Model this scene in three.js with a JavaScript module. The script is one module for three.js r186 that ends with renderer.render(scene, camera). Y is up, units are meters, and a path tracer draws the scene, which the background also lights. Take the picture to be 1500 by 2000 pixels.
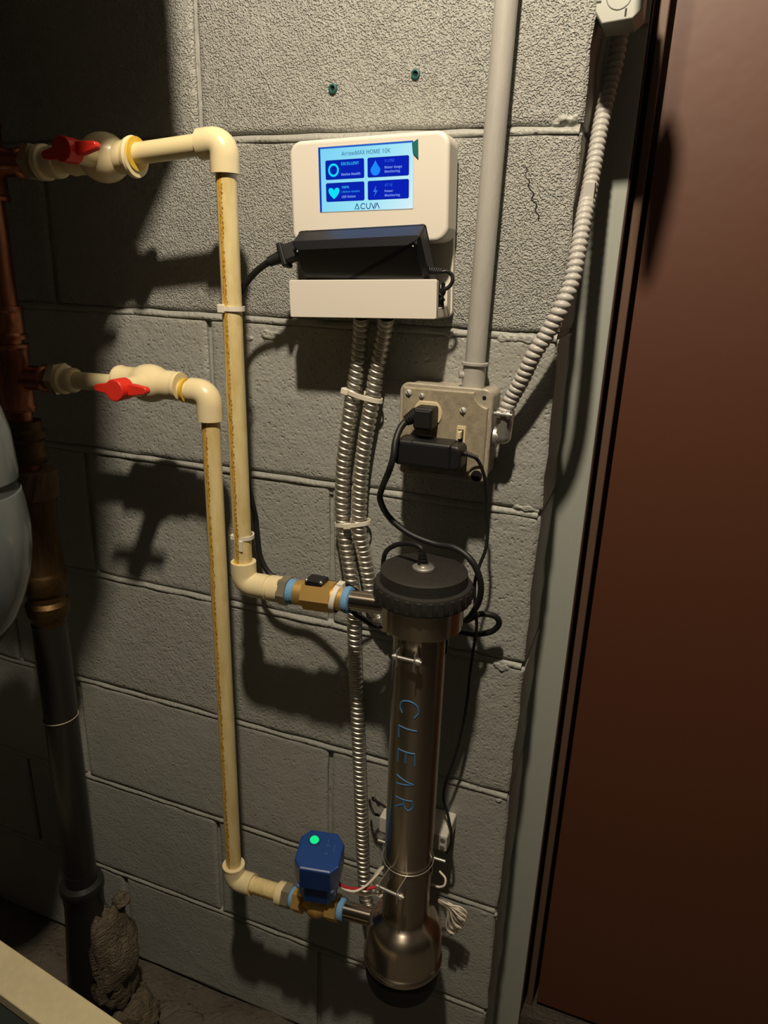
import * as THREE from 'three';
import { RoundedBoxGeometry } from 'three/addons/geometries/RoundedBoxGeometry.js';
import { mergeGeometries, mergeVertices, toCreasedNormals as creaseRaw } from 'three/addons/utils/BufferGeometryUtils.js';
import { RectAreaLightUniformsLib } from 'three/addons/lights/RectAreaLightUniformsLib.js';

// ---------------------------------------------------------------- camera, light, exposure
const renderer = new THREE.WebGLRenderer({ antialias: true });
renderer.toneMapping = THREE.LinearToneMapping;
renderer.toneMappingExposure = 1.0;
renderer.shadowMap.enabled = true;
RectAreaLightUniformsLib.init();
const scene = new THREE.Scene();
scene.background = new THREE.Color(0x000000);
const V = (x, y, z) => new THREE.Vector3(x, y, z);
const camera = new THREE.PerspectiveCamera(71.32, 0.75, 0.02, 30);
camera.position.set(0.557, 1.2839, 0.8092);
camera.up.set(-0.1441, 0.94582, -0.29095);
camera.lookAt(0.557 - 0.32682, 1.2839 - 0.32301, 0.8092 - 0.88817);
const BULB = V(0.412, 2.121, 0.666);
const bulbLight = new THREE.PointLight(new THREE.Color().setRGB(1.0, 0.84, 0.63), 5.0, 0, 2);
bulbLight.position.copy(BULB);
bulbLight.castShadow = true; bulbLight.shadow.radius = 1.25; bulbLight.shadow.mapSize.set(2048, 2048);
scene.add(bulbLight); bulbLight.name = 'bulb_light';

// ---------------------------------------------------------------- helpers
let seed = 12345;
const rnd = () => { seed = (seed * 1664525 + 1013904223) >>> 0; return seed / 4294967296; };
const counts = {};
function numbered(n) { const k = counts[n] = (counts[n] ?? -1) + 1; return k ? `${n}_${String(k).padStart(3, '0')}` : n; }
function thing(name, label, category, pos = [0, 0, 0], group) {
  const o = new THREE.Group(); o.name = numbered(name); o.position.set(...pos); scene.add(o);
  o.userData = { label, category }; if (group) o.userData.group = group;
  return o;
}
function struct(name, pos = [0, 0, 0]) { const o = new THREE.Group(); o.name = name; o.position.set(...pos); o.userData = { kind: 'structure' }; scene.add(o); return o; }
// part(): geometry given in world metres (or in the parent's frame when local = true)
function part(name, geo, mat, parent, label, local = false) {
  let g = Array.isArray(geo) ? mergeGeometries(geo.map(clean)) : geo;
  if (!local) { let p = parent, off = V(0, 0, 0); while (p && p !== scene) { off.add(p.position); p = p.parent; } g = g.clone(); g.translate(-off.x, -off.y, -off.z); }
  const m = new THREE.Mesh(g, mat); m.name = name; m.castShadow = m.receiveShadow = true;
  if (label) m.userData.label = label;
  parent.add(m); return m;
}
function clean(g) { let h = g.index ? g.toNonIndexed() : g.clone(); for (const k of Object.keys(h.attributes)) if (!['position', 'normal', 'uv'].includes(k)) h.deleteAttribute(k); if (!h.attributes.normal) h.computeVertexNormals(); if (!h.attributes.uv) h.setAttribute('uv', new THREE.BufferAttribute(new Float32Array(h.attributes.position.count * 2), 2)); h.morphAttributes = {}; return h; }
const toCreasedNormals = (g, a) => { g.scale(1e4, 1e4, 1e4); const h = creaseRaw(g, a); h.scale(1e-4, 1e-4, 1e-4); return h; }; // vertices are matched on a coarse grid, so work enlarged
const vec = a => a.isVector3 ? a : V(...a);
function orient(g, a, b) { const A = vec(a), B = vec(b), d = B.clone().sub(A), q = new THREE.Quaternion().setFromUnitVectors(V(0, 1, 0), d.clone().normalize()); g.applyQuaternion(q); const m = A.clone().add(B).multiplyScalar(.5); g.translate(m.x, m.y, m.z); return g; }
const cyl = (a, b, r0, r1 = r0, seg = 32, open = false) => orient(new THREE.CylinderGeometry(r1, r0, vec(a).distanceTo(vec(b)), seg, 1, open), a, b);
const hex = (a, b, r, n = 6) => { const g = new THREE.CylinderGeometry(r, r, vec(a).distanceTo(vec(b)), n); return toCreasedNormals(orient(g, a, b), .3); };
function lathe(pts, origin, dir = [0, 1, 0], seg = 64, crease = .6) {   // pts: [radius, distance along dir]
  const g = new THREE.LatheGeometry(pts.map(p => new THREE.Vector2(Math.max(p[0], 1e-5), p[1])), seg);
  g.applyQuaternion(new THREE.Quaternion().setFromUnitVectors(V(0, 1, 0), vec(dir).normalize())); const o = vec(origin); g.translate(o.x, o.y, o.z);
  return toCreasedNormals(g, crease);
}
const box = (x0, x1, y0, y1, z0, z1, r = .002, s = 2) => { const g = new RoundedBoxGeometry(x1 - x0, y1 - y0, z1 - z0, s, Math.min(r, (x1 - x0) / 2.01, (y1 - y0) / 2.01, (z1 - z0) / 2.01)); g.translate((x0 + x1) / 2, (y0 + y1) / 2, (z0 + z1) / 2); return g; };
function capEnds(curve, r, seg) { const out = []; for (const t of [0, 1]) { const s = new THREE.SphereGeometry(r, seg, 6); const p = curve.getPointAt(t); s.translate(p.x, p.y, p.z); out.push(s); } return out; }
function cable(path, r, n = 160, seg = 10, tension = .5) { const c = new THREE.CatmullRomCurve3(path.map(vec), false, 'centripetal', tension); return mergeGeometries([new THREE.TubeGeometry(c, n, r, seg), ...capEnds(c, r, seg)].map(clean)); }
function pathTube(pts, r, n = 60, seg = 28) { // straight / bent pipe through points with closed flat ends
  const c = new THREE.CatmullRomCurve3(pts.map(vec), false, 'centripetal'); const g = new THREE.TubeGeometry(c, n, r, seg); const out = [g];
  for (const t of [0, 1]) { const d = new THREE.CircleGeometry(r, seg), p = c.getPointAt(t), tg = c.getTangentAt(t).multiplyScalar(t ? 1 : -1); d.applyQuaternion(new THREE.Quaternion().setFromUnitVectors(V(0, 0, 1), tg)); d.translate(p.x, p.y, p.z); out.push(d); }
  return mergeGeometries(out.map(clean));
}
// spiral wound hose: radius follows a helical profile along the curve
function hose(path, r, pitch, depth, profile, per = 9, radial = 18, lean = 1) {
  const c = new THREE.CatmullRomCurve3(path.map(vec), false, 'centripetal'), len = c.getLength();
  const n = Math.round(len / pitch * per), F = c.computeFrenetFrames(n, false), pos = [], uv = [], idx = [];
  for (let i = 0; i <= n; i++) {
    const p = c.getPointAt(i / n), N = F.normals[i], B = F.binormals[i], s = i / n * len / pitch;
    for (let j = 0; j <= radial; j++) {
      const a = j / radial * Math.PI * 2; let ph = (s + lean * j / radial) % 1; if (ph < 0) ph += 1;
      const rr = r - depth * profile(ph);
      pos.push(p.x + rr * (Math.cos(a) * N.x + Math.sin(a) * B.x), p.y + rr * (Math.cos(a) * N.y + Math.sin(a) * B.y), p.z + rr * (Math.cos(a) * N.z + Math.sin(a) * B.z));
      uv.push(j / radial, i / n);
    }
  }
  for (let i = 0; i < n; i++) for (let j = 0; j < radial; j++) { const a = i * (radial + 1) + j, b = a + radial + 1; idx.push(a, a + 1, b, b, a + 1, b + 1); }
  const g = new THREE.BufferGeometry(); g.setAttribute('position', new THREE.Float32BufferAttribute(pos, 3)); g.setAttribute('uv', new THREE.Float32BufferAttribute(uv, 2)); g.setIndex(idx); g.computeVertexNormals();
  return g;
}
function roundRect(x0, x1, y0, y1, r) {
  const s = new THREE.Shape(); const [a, b, c, d] = Array.isArray(r) ? r : [r, r, r, r]; // bl br tr tl
  s.moveTo(x0 + a, y0); s.lineTo(x1 - b, y0); s.absarc(x1 - b, y0 + b, b, -Math.PI / 2, 0); s.lineTo(x1, y1 - c); s.absarc(x1 - c, y1 - c, c, 0, Math.PI / 2);
  s.lineTo(x0 + d, y1); s.absarc(x0 + d, y1 - d, d, Math.PI / 2, Math.PI); s.lineTo(x0, y0 + a); s.absarc(x0 + a, y0 + a, a, Math.PI, Math.PI * 1.5); return s;
}
function slab(shape, z0, z1, bevel = .0015, seg = 3, curve = 10) { const g = new THREE.ExtrudeGeometry(shape, { depth: z1 - z0 - 2 * bevel, bevelEnabled: bevel > 0, bevelThickness: bevel, bevelSize: bevel, bevelOffset: -bevel, bevelSegments: seg, curveSegments: curve }); g.translate(0, 0, z0 + bevel); return g; }

// ---- tileable noise
function lattice(n, s0) { let s = s0 >>> 0; const a = new Float32Array(n * n); for (let i = 0; i < n * n; i++) { s = (s * 1664525 + 1013904223) >>> 0; a[i] = s / 4294967296; } return a; }
function tileNoise(size, cells, s0) { // bicubic-ish smooth value noise, tiles over size
  const L = lattice(cells, s0), out = new Float32Array(size * size), k = cells / size;
  for (let y = 0; y < size; y++) { const fy = y * k, iy = Math.floor(fy), ty = fy - iy, wy = ty * ty * (3 - 2 * ty), y0 = (iy % cells) * cells, y1 = ((iy + 1) % cells) * cells;
    for (let x = 0; x < size; x++) { const fx = x * k, ix = Math.floor(fx), tx = fx - ix, wx = tx * tx * (3 - 2 * tx), x0 = ix % cells, x1 = (ix + 1) % cells;
      out[y * size + x] = (L[y0 + x0] * (1 - wx) + L[y0 + x1] * wx) * (1 - wy) + (L[y1 + x0] * (1 - wx) + L[y1 + x1] * wx) * wy; } }
  return out;
}
function dataTex(size, fn, srgb = false, rep = 1) {
  const d = new Uint8Array(size * size * 4);
  for (let i = 0; i < size * size; i++) { const v = fn(i); const [r, g, b] = Array.isArray(v) ? v : [v, v, v]; d[i * 4] = Math.max(0, Math.min(255, r * 255)); d[i * 4 + 1] = Math.max(0, Math.min(255, g * 255)); d[i * 4 + 2] = Math.max(0, Math.min(255, b * 255)); d[i * 4 + 3] = 255; }
  const t = new THREE.DataTexture(d, size, size); t.wrapS = t.wrapT = THREE.RepeatWrapping; t.magFilter = THREE.LinearFilter; t.minFilter = THREE.LinearMipmapLinearFilter; t.generateMipmaps = true;
  if (srgb) t.colorSpace = THREE.SRGBColorSpace; t.repeat.set(rep, rep); t.needsUpdate = true; return t;
}
const smooth = (a, b, x) => { const t = Math.max(0, Math.min(1, (x - a) / (b - a))); return t * t * (3 - 2 * t); };
const N32 = tileNoise(1024, 32, 11), N64 = tileNoise(1024, 64, 22), N128 = tileNoise(1024, 128, 33), N192 = tileNoise(1024, 200, 44), N8 = tileNoise(1024, 8, 55), N256 = tileNoise(1024, 256, 66), N16 = tileNoise(1024, 16, 77);
// painted masonry relief, one tile = 0.5 m
const N400 = tileNoise(1024, 400, 88);
const pitted = dataTex(1024, i => { const m = .42 * N128[i] + .33 * N192[i] + .25 * N256[i]; const pit = smooth(.5, .36, m) * (.35 + .65 * N16[i]); return .74 - .5 * pit + .3 * (N256[i] - .5) + .2 * (N192[i] - .5) + .16 * (N400[i] - .5) + .15 * (N32[i] - .5); });
const stippled = dataTex(1024, i => { const m = .6 * N128[i] + .4 * N192[i]; const pit = smooth(.27, .17, m); return .62 + .28 * (N128[i] - .5) + .2 * (N192[i] - .5) + .12 * (N256[i] - .5) - .5 * pit * N32[i] + .35 * (N32[i] - .5); });
const tone = dataTex(1024, i => { const v = .93 + .09 * (N8[i] - .5) + .07 * (N32[i] - .5) + .05 * (N128[i] - .5); return [v, v * (1 + .012 * (N16[i] - .5)), v * (1 + .03 * (N16[i] - .5))]; });
const grime = dataTex(512, i => { const x = i % 512, y = (i / 512) | 0, k = y * 2 * 1024 + x * 2; const v = .82 + .28 * (N16[k] - .5) + .18 * (N64[k] - .5) + .06 * (N256[k] - .5); return [v, v * .985, v * .95]; });
const paintBump = dataTex(512, i => { const x = i % 512, y = (i / 512) | 0, k = y * 2 * 1024 + x * 2; return .5 + .35 * (N32[k] - .5) + .25 * (N64[k] - .5) + .2 * (N16[k] - .5); });
const brushed = dataTex(512, i => { const y = (i / 512) | 0; return .86 + .2 * (N256[(y * 2) * 1024 + 40] - .5); });

// ---- materials
const lin = (r, g, b) => new THREE.Color().setRGB(r, g, b);
const std = o => new THREE.MeshStandardMaterial(o), phys = o => new THREE.MeshPhysicalMaterial(o);
const rep = (t, x, y = x) => { const c = t.clone(); c.repeat.set(x, y); c.needsUpdate = true; return c; };
const WALL = [.385, .395, .37];
const M = {
  blockPitted: std({ color: lin(...WALL), map: rep(tone, 1), bumpMap: rep(pitted, 4), bumpScale: .0024, roughness: .5 }),
  blockStipple: std({ color: lin(...WALL), map: rep(tone, 1), bumpMap: rep(stippled, 2.7), bumpScale: .0017, roughness: .46 }),
  blockSmooth: std({ color: lin(...WALL), map: rep(tone, 1), bumpMap: rep(stippled, 2.4), bumpScale: .0010, roughness: .48 }),
  mortar: std({ color: lin(.39, .40, .37), map: rep(tone, 1), bumpMap: rep(stippled, 2), bumpScale: .0015, roughness: .5 }),
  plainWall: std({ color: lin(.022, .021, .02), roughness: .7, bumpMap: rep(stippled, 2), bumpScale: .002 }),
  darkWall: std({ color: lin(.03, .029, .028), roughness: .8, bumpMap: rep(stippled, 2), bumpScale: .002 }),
  joist: std({ color: lin(.03, .025, .02), roughness: .85 }),
  concrete: std({ color: lin(.12, .105, .085), roughness: .9, map: rep(grime, 1.5), bumpMap: rep(stippled, 1.2), bumpScale: .005 }),
  frame: std({ color: lin(.4, .43, .39), roughness: .4, bumpMap: rep(paintBump, 2), bumpScale: .0004 }),
  door: phys({ color: lin(.098, .030, .0115), roughness: .53, ior: 1.66, bumpMap: rep(paintBump, 2), bumpScale: .00022 }),
  doorEdge: std({ color: lin(.05, .02, .012), roughness: .6 }),
  weather: std({ color: lin(.13, .075, .05), roughness: .5 }),
  cream: std({ color: lin(.8, .69, .4), roughness: .3 }),
  creamFit: std({ color: lin(.82, .71, .43), roughness: .28 }),
  glue: std({ color: lin(.75, .5, .06), roughness: .25 }),
  red: std({ color: lin(.75, .035, .02), roughness: .35 }),
  brass: std({ color: lin(.8, .52, .17), metalness: .72, roughness: .42 }),
  oldBrass: std({ color: lin(.13, .08, .035), metalness: .9, roughness: .5, map: rep(grime, 3) }),
  copper: std({ color: lin(.4, .16, .09), metalness: 1, roughness: .35, map: rep(grime, 3) }),
  nickel: std({ color: lin(.6, .53, .4), metalness: .8, roughness: .36 }),
  steel: phys({ color: lin(.58, .51, .42), metalness: 1, roughness: .24, anisotropy: .75, anisotropyRotation: Math.PI / 2 }),
  steelTube: phys({ color: lin(.43, .375, .31), metalness: 1, roughness: .25, anisotropy: .85, anisotropyRotation: Math.PI / 2 }),
  zinc: std({ color: lin(.66, .65, .61), metalness: .85, roughness: .38 }),
  flexMetal: std({ color: lin(.66, .64, .58), metalness: 1, roughness: .46 }),
  black: std({ color: lin(.012, .012, .014), roughness: .42 }),
  blackGloss: std({ color: lin(.012, .012, .016), roughness: .42 }),
  cap: std({ color: lin(.026, .024, .022), roughness: .62, map: rep(grime, 4) }),
  pitch: std({ color: lin(.004, .004, .004), roughness: .6 }),
  rubber: std({ color: lin(.011, .011, .012), roughness: .5 }),
  white: std({ color: lin(.8, .765, .69), roughness: .42 }),
  whiteDark: std({ color: lin(.62, .6, .55), roughness: .5 }),
  tie: std({ color: lin(.82, .78, .66), roughness: .45 }),
  tape: std({ color: lin(.16, .36, .62), roughness: .7 }),
  teal: std({ color: lin(.01, .16, .16), roughness: .4 }),
  anchor: std({ color: lin(.02, .12, .11), roughness: .5 }),
  emt: std({ color: lin(.46, .45, .42), roughness: .42, map: rep(tone, 1, 3), bumpMap: rep(paintBump, 1, 8), bumpScale: .00012 }),
  bx: std({ color: lin(.5, .49, .46), roughness: .4 }),
  cover: std({ color: lin(.52, .48, .4), metalness: .1, roughness: .42, map: rep(grime, 6) }),
  coverGrimy: std({ color: lin(.42, .375, .28), metalness: .1, roughness: .48, map: rep(grime, 9) }),
  ivory: std({ color: lin(.72, .62, .4), roughness: .4 }),
  galvPaint: std({ color: lin(.44, .46, .42), roughness: .4, metalness: .2 }),
  blue: std({ color: lin(.012, .06, .26), roughness: .38 }),
  blueDeep: std({ color: lin(.009, .045, .2), roughness: .4 }),
  ghost: std({ color: lin(.1, .16, .34), roughness: .5 }),
  led: std({ color: lin(.01, .3, .12), emissive: lin(.0, .75, .22), emissiveIntensity: .9, roughness: .3 }),
  redWire: std({ color: lin(.5, .03, .04), roughness: .4 }),
  whiteWire: std({ color: lin(.82, .76, .64), roughness: .45 }),
  maroon: std({ color: lin(.07, .012, .014), roughness: .5 }),
  drain: std({ color: lin(.016, .015, .014), roughness: .35 }),
  rubble: std({ color: lin(.17, .14, .1), roughness: .95, map: rep(grime, 9), bumpMap: rep(stippled, 4), bumpScale: .006 }),
  solder: std({ color: lin(.2, .13, .08), roughness: .7, metalness: .3, map: rep(grime, 8) }),
  wire: std({ color: lin(.4, .36, .28), roughness: .5 }),
  canister: phys({ color: lin(.13, .145, .15), roughness: .2, clearcoat: .6, clearcoatRoughness: .15 }),
  canisterBand: std({ color: lin(.06, .065, .07), roughness: .5 }),
  board: std({ color: lin(.74, .66, .42), roughness: .5, map: rep(tone, 4) }),
  bin: std({ color: lin(.012, .02, .017), roughness: .6 }),
  sheet: std({ color: lin(.12, .12, .12), roughness: .7 }),
  marker: std({ color: lin(.05, .18, .4), roughness: .55 }),
  bulb: std({ color: lin(.9, .85, .75), emissive: lin(1, .83, .6), emissiveIntensity: 8, roughness: .4 }),
};
// printed line along the cream pipes
{
  const c = document.createElement('canvas'); c.width = 256; c.height = 2048; const x = c.getContext('2d');
  x.fillStyle = '#e9d9a8'; x.fillRect(0, 0, 256, 2048);
  for (let i = 0; i < 900; i++) { x.fillStyle = `rgba(${rnd() < .5 ? '190,160,90' : '245,232,190'},${.04 + .06 * rnd()})`; const w = 4 + 26 * rnd(), h = 10 + 120 * rnd(); x.beginPath(); x.ellipse(256 * rnd(), 2048 * rnd(), w, h, 0, 0, 7); x.fill(); }
  x.fillStyle = 'rgba(214,160,52,.85)'; x.fillRect(118, 0, 15, 2048);
  for (let i = 0; i < 420; i++) { x.fillStyle = rnd() < .5 ? 'rgba(120,78,20,.55)' : 'rgba(226,196,110,.6)'; x.fillRect(116 + 19 * rnd(), 2048 * rnd(), 2 + 4 * rnd(), 3 + 16 * rnd()); }
  for (let y = 20; y < 2048; y += 22) { if (rnd() < .75) { x.fillStyle = 'rgba(110,75,25,.6)'; x.fillRect(131, y, 4, 8 + 8 * rnd()); } }
  const t = new THREE.CanvasTexture(c); t.colorSpace = THREE.SRGBColorSpace; t.wrapS = t.wrapT = THREE.RepeatWrapping;
  M.pipe = std({ color: lin(.98, .96, .88), map: t, roughness: .32 });
}

// ---------------------------------------------------------------- the room
const XR = .455, COURSE = .2032, J = .0037;
const wall = struct('wall_back');
part('mortar_core', box(-1.0, XR - .004, -.1, 2.4, -.2, -.007, .001, 1), M.mortar, wall);
{
  const nz = (x, y) => Math.sin(x * 61 + y * 23) * .5 + Math.sin(x * 137 - y * 71 + 1.3) * .3 + Math.sin(x * 29 + y * 191 + 4) * .2;
  function blockGeo(x0, x1, y0, y1, endCut) {
    const ts = (a, b, n) => { const e = [0, .0022, .005, .009], L = b - a, o = []; for (const k of e) o.push(a + k); for (let i = 1; i < n; i++) o.push(a + .009 + (L - .018) * i / n); for (const k of [...e].reverse()) o.push(b - k); return o; };
    const xs = ts(x0, x1, Math.max(2, Math.round((x1 - x0) / .03))), ys = ts(y0, y1, 6), pos = [], uv = [], idx = [];
    const nx = xs.length, ny = ys.length, off = .0012 * nz(x0 * 3, y0 * 5);
    for (let j = 0; j < ny; j++) for (let i = 0; i < nx; i++) {
      const x = xs[i], y = ys[j], d = Math.min(x - x0, x1 - x, y - y0, y1 - y), jit = 1 + .8 * nz(x * 1.7, y * 1.3);
      let z = off + .0006 * nz(x * .4, y * .4) - .0034 * jit * Math.pow(1 - Math.min(1, d / .0055), 2);
      let px = x, py = y;
      if (d < .004) { px += .0012 * nz(x * 2.1 + 3, y); py += .0012 * nz(x, y * 2.3 + 1); }
      if (endCut && i >= nx - 2) px += .0016 * nz(x, y * 3.7) - .001 * Math.max(0, nz(x + 2, y * 9));
      pos.push(px, py, z); uv.push(x, y);
    }
    for (let j = 0; j < ny - 1; j++) for (let i = 0; i < nx - 1; i++) { const a = j * nx + i; idx.push(a, a + 1, a + nx, a + 1, a + nx + 1, a + nx); }
    // sides back into the wall
    const ring = []; for (let i = 0; i < nx; i++) ring.push(i); for (let j = 1; j < ny; j++) ring.push(j * nx + nx - 1); for (let i = nx - 2; i >= 0; i--) ring.push((ny - 1) * nx + i); for (let j = ny - 2; j > 0; j--) ring.push(j * nx);
    const base = pos.length / 3, back = endCut ? -.2 : -.012;
    for (const k of ring) { pos.push(pos[k * 3], pos[k * 3 + 1], pos[k * 3 + 2]); uv.push(uv[k * 2], uv[k * 2 + 1]); }
    for (const k of ring) { pos.push(pos[k * 3], pos[k * 3 + 1], back); uv.push(uv[k * 2] + (endCut ? .2 : .01), uv[k * 2 + 1] + (endCut ? 0 : .01)); }
    const n = ring.length; for (let k = 0; k < n; k++) { const a = base + k, b = base + (k + 1) % n; idx.push(a, a + n, b, b, a + n, b + n); }
    const g = new THREE.BufferGeometry(); g.setAttribute('position', new THREE.Float32BufferAttribute(pos, 3)); g.setAttribute('uv', new THREE.Float32BufferAttribute(uv, 2)); g.setIndex(idx); g.computeVertexNormals(); return g;
  }
  const JOINTS = [[-.62, -.23, .17], [-.43, -.019], [-.69, -.287, .187], [-.41, 0], [-.62, -.22, .185], [-.4, .008], [-.64, -.24, .164], [-.4, .008], [-.24, .165], [-.4, .008], [-.24, .165]];
  for (let r = 0; r < 11; r++) {                                   // r = 0 stands on the floor
    const y0 = r * COURSE + J, y1 = (r + 1) * COURSE - J, cuts = [-1, ...JOINTS[r], XR];
    for (let k = 0; k + 1 < cuts.length; k++) { const end = k + 2 === cuts.length; part('block', blockGeo(cuts[k] + J, end ? XR : cuts[k + 1] - J, y0, y1, end), r >= 6 ? M.blockPitted : r >= 3 ? M.blockStipple : M.blockSmooth, wall); }
    // bed joint: set back under the block above, flush with the block below
    const n = 60, pos = [], uv = [], idx = [], yj = (r + 1) * COURSE;
    for (let i = 0; i <= n; i++) { const x = -1 + (XR - .003 + 1) * i / n, w = .0013 * nz(x * 1.3, yj), q = .0008 * nz(x * 2.7, yj + 3); const rows = [[yj - J - .003, -.004], [yj - J - .0012 + w * .5, .0007 + q], [yj - .0005 + w, .0002 + q], [yj + .0022 + w, -.0034], [yj + J + .002, -.0062]]; for (const [y, z] of rows) { pos.push(x, y, z); uv.push(x, y); } }
    for (let i = 0; i < n; i++) for (let j = 0; j < 4; j++) { const a = i * 5 + j; idx.push(a, a + 5, a + 1, a + 1, a + 5, a + 6); }
    const g = new THREE.BufferGeometry(); g.setAttribute('position', new THREE.Float32BufferAttribute(pos, 3)); g.setAttribute('uv', new THREE.Float32BufferAttribute(uv, 2)); g.setIndex(idx); g.computeVertexNormals();
    part('bed_joint', g, M.mortar, wall);
  }
  // rough smears of mortar and paint left on the face, and a hairline crack
  const smear = (cx, cy, rx, ry, h) => {
    const n = 36, m = 20, pos = [], uv = [], idx = [];
    for (let j = 0; j <= m; j++) for (let i = 0; i <= n; i++) { const u = i / n * 2 - 1, v = j / m * 2 - 1, x = cx + u * rx, y = cy + v * ry; const d = Math.sqrt(u * u + v * v) + .35 * nz(x * 3.1, y * 2.7); const k = smooth(1, .35, d); pos.push(x, y, -.0035 + k * (.0042 + .55 * h * (.55 + .45 * nz(x * 5.3, y * 4.9) + .3 * nz(x * 13, y * 11)))); uv.push(x, y); }
    for (let j = 0; j < m; j++) for (let i = 0; i < n; i++) { const q = j * (n + 1) + i; idx.push(q, q + 1, q + n + 1, q + 1, q + n + 2, q + n + 1); }
    const g = new THREE.BufferGeometry(); g.setAttribute('position', new THREE.Float32BufferAttribute(pos, 3)); g.setAttribute('uv', new THREE.Float32BufferAttribute(uv, 2)); g.setIndex(idx); g.computeVertexNormals(); return g; };
  for (const q of [[.105, 1.2, .04, .009, .004], [.135, 1.196, .02, .006, .003], [.332, 1.2165, .008, .006, .006], [.41, 1.215, .04, .007, .003], [.437, 1.021, .016, .009, .003], [.436, 1.43, .016, .008, .004], [.43, .806, .022, .009, .003], [.442, .6, .012, .006, .003], [.44, .395, .016, .007, .003], [.21, 1.008, .03, .006, .002], [.206, .93, .007, .05, .0025], [.06, 1.194, .022, .007, .003], [.05, 1.17, .007, .03, .002]])
    part('mortar_smear', smear(...q), M.mortar, wall);
  part('crack', cable([[.399, 1.389, .0001], [.4035, 1.385, .0003], [.402, 1.379, .0001], [.407, 1.374, .0004], [.4065, 1.369, .0002], [.4125, 1.362, .0004], [.411, 1.357, .0001], [.4165, 1.352, .0003], [.416, 1.346, .0001], [.42, 1.341, .0003], [.4195, 1.335, -.0003]], .0007, 60, 5, 0), M.drain, wall);
  // masonry goes on over the doorway and beside it
  part('lintel', box(XR, 1.62, 2.08, 2.4, -.2, 0, .002, 1), M.blockPitted, wall);
  part('pier', box(1.5, 1.62, -.1, 2.08, -.2, 0, .002, 1), M.blockPitted, wall);
}
const floor = struct('floor');
{
  const g = new THREE.PlaneGeometry(3.2, 3.2, 200, 200); g.rotateX(-Math.PI / 2); g.translate(.35, 0, 1.3); const p = g.attributes.position, uv = g.attributes.uv;
  for (let i = 0; i < p.count; i++) { const x = p.getX(i), z = p.getZ(i); const n = Math.sin(x * 31 + z * 17) * .4 + Math.sin(x * 73 - z * 57 + 2) * .3 + Math.sin(x * 9 + z * 41) * .3; const near = Math.exp(-Math.pow((z - .05 + .02 * Math.sin(x * 19)) / .035, 2)); p.setY(i, -.004 + .004 * n + near * (.012 + .01 * n)); uv.setXY(i, x, z); }
  g.computeVertexNormals(); part('floor_slab', g, M.concrete, floor);
  part('floor_base', box(-1.2, 1.7, -.14, -.03, -.3, 2.4, .001, 1), M.concrete, floor);
}
part('ceiling_slab', box(-1.2, 1.7, 2.36, 2.46, -.3, 2.4, .001, 1), M.joist, struct('ceiling'));
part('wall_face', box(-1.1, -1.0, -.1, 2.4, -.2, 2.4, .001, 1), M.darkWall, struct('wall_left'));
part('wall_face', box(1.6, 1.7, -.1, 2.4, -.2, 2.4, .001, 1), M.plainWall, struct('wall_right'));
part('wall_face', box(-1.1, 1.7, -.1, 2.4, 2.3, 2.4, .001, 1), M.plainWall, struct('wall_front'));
// steel door frame, doorway sill and door leaf
{
  const tr = struct('trim_1');
  part('frame_face', box(.4485, .4975, .0, 2.08, -.17, -.12, .0015), M.frame, tr, 'grey painted steel frame face');
  part('frame_edge', box(.4975, .4993, .0, 2.08, -.168, -.1206, .0004), M.doorEdge, tr, 'brown painted inner edge');
  part('frame_return', box(.449, .53, .0, 2.08, -.215, -.19, .001), M.doorEdge, tr, 'dark recess between frame and door');
  part('weather_strip', box(.5045, .515, .0, 2.08, -.191, -.141, .002), M.weather, tr, 'tan brown strip along the door edge');
  part('frame_head', box(.4485, 1.5, 2.03, 2.08, -.17, -.12, .0015), M.frame, tr);
  part('frame_face', box(1.452, 1.5, .0, 2.08, -.17, -.12, .0015), M.frame, tr);
  const s = struct('trim_2'); part('sill', box(.497, 1.5, -.05, .07, -.2, -.122, .004), M.concrete, s);
  const d = struct('door_1');
  const leaf = new THREE.BoxGeometry(.93, 1.95, .045, 12, 24, 1).translate(.9865, 1.055, -.1675); const uv = leaf.attributes.uv, p = leaf.attributes.position; for (let i = 0; i < uv.count; i++) uv.setXY(i, p.getX(i), p.getY(i));
  part('door_leaf', leaf, M.door, d);
  part('door_handle', lathe([[0, 0], [.028, 0], [.03, .004], [.012, .008], [.012, .03], [.027, .036], [.03, .05], [.022, .06], [0, .062]], [1.38, 1.0, -.145], [0, 0, 1]), M.nickel, d);
  part('door_backing', box(.44, 1.5, -.1, 2.1, -.26, -.2, .001, 1), M.darkWall, d);
}

// ---------------------------------------------------------------- light and what shades the left of the wall (all above or beside the frame)
{
  const l = thing('pendant_lamp', 'bare glowing bulb in a black holder hanging from the ceiling', 'lamp', [BULB.x, 2.36, BULB.z]);
  part('bulb', new THREE.SphereGeometry(.025, 32, 20).translate(BULB.x, BULB.y, BULB.z), M.bulb, l);
  part('lamp_holder', lathe([[.012, .024], [.016, .028], [.018, .06], [.012, .075], [0, .077]], [BULB.x, BULB.y, BULB.z]), M.black, l);
  part('flex', cyl([BULB.x, BULB.y + .075, BULB.z], [BULB.x, 2.36, BULB.z], .003, .003, 10), M.black, l);
  const d = thing('air_duct', 'dark sheet metal air duct hanging from the ceiling at upper left', 'duct', [-.4, 2.36, .3]);
  part('trunk', box(-1.0, .111, 1.622, 2.36, .2, .34, .003), M.sheet, d);
  const s = new THREE.Shape(); s.moveTo(-.9, 1.47); s.lineTo(.118, 1.47); s.lineTo(.14, 1.67); s.lineTo(.14, 2.3); s.lineTo(-.9, 2.3);
  part('boot', slab(s, .341, .385, .002), M.sheet, d);
}

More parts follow.
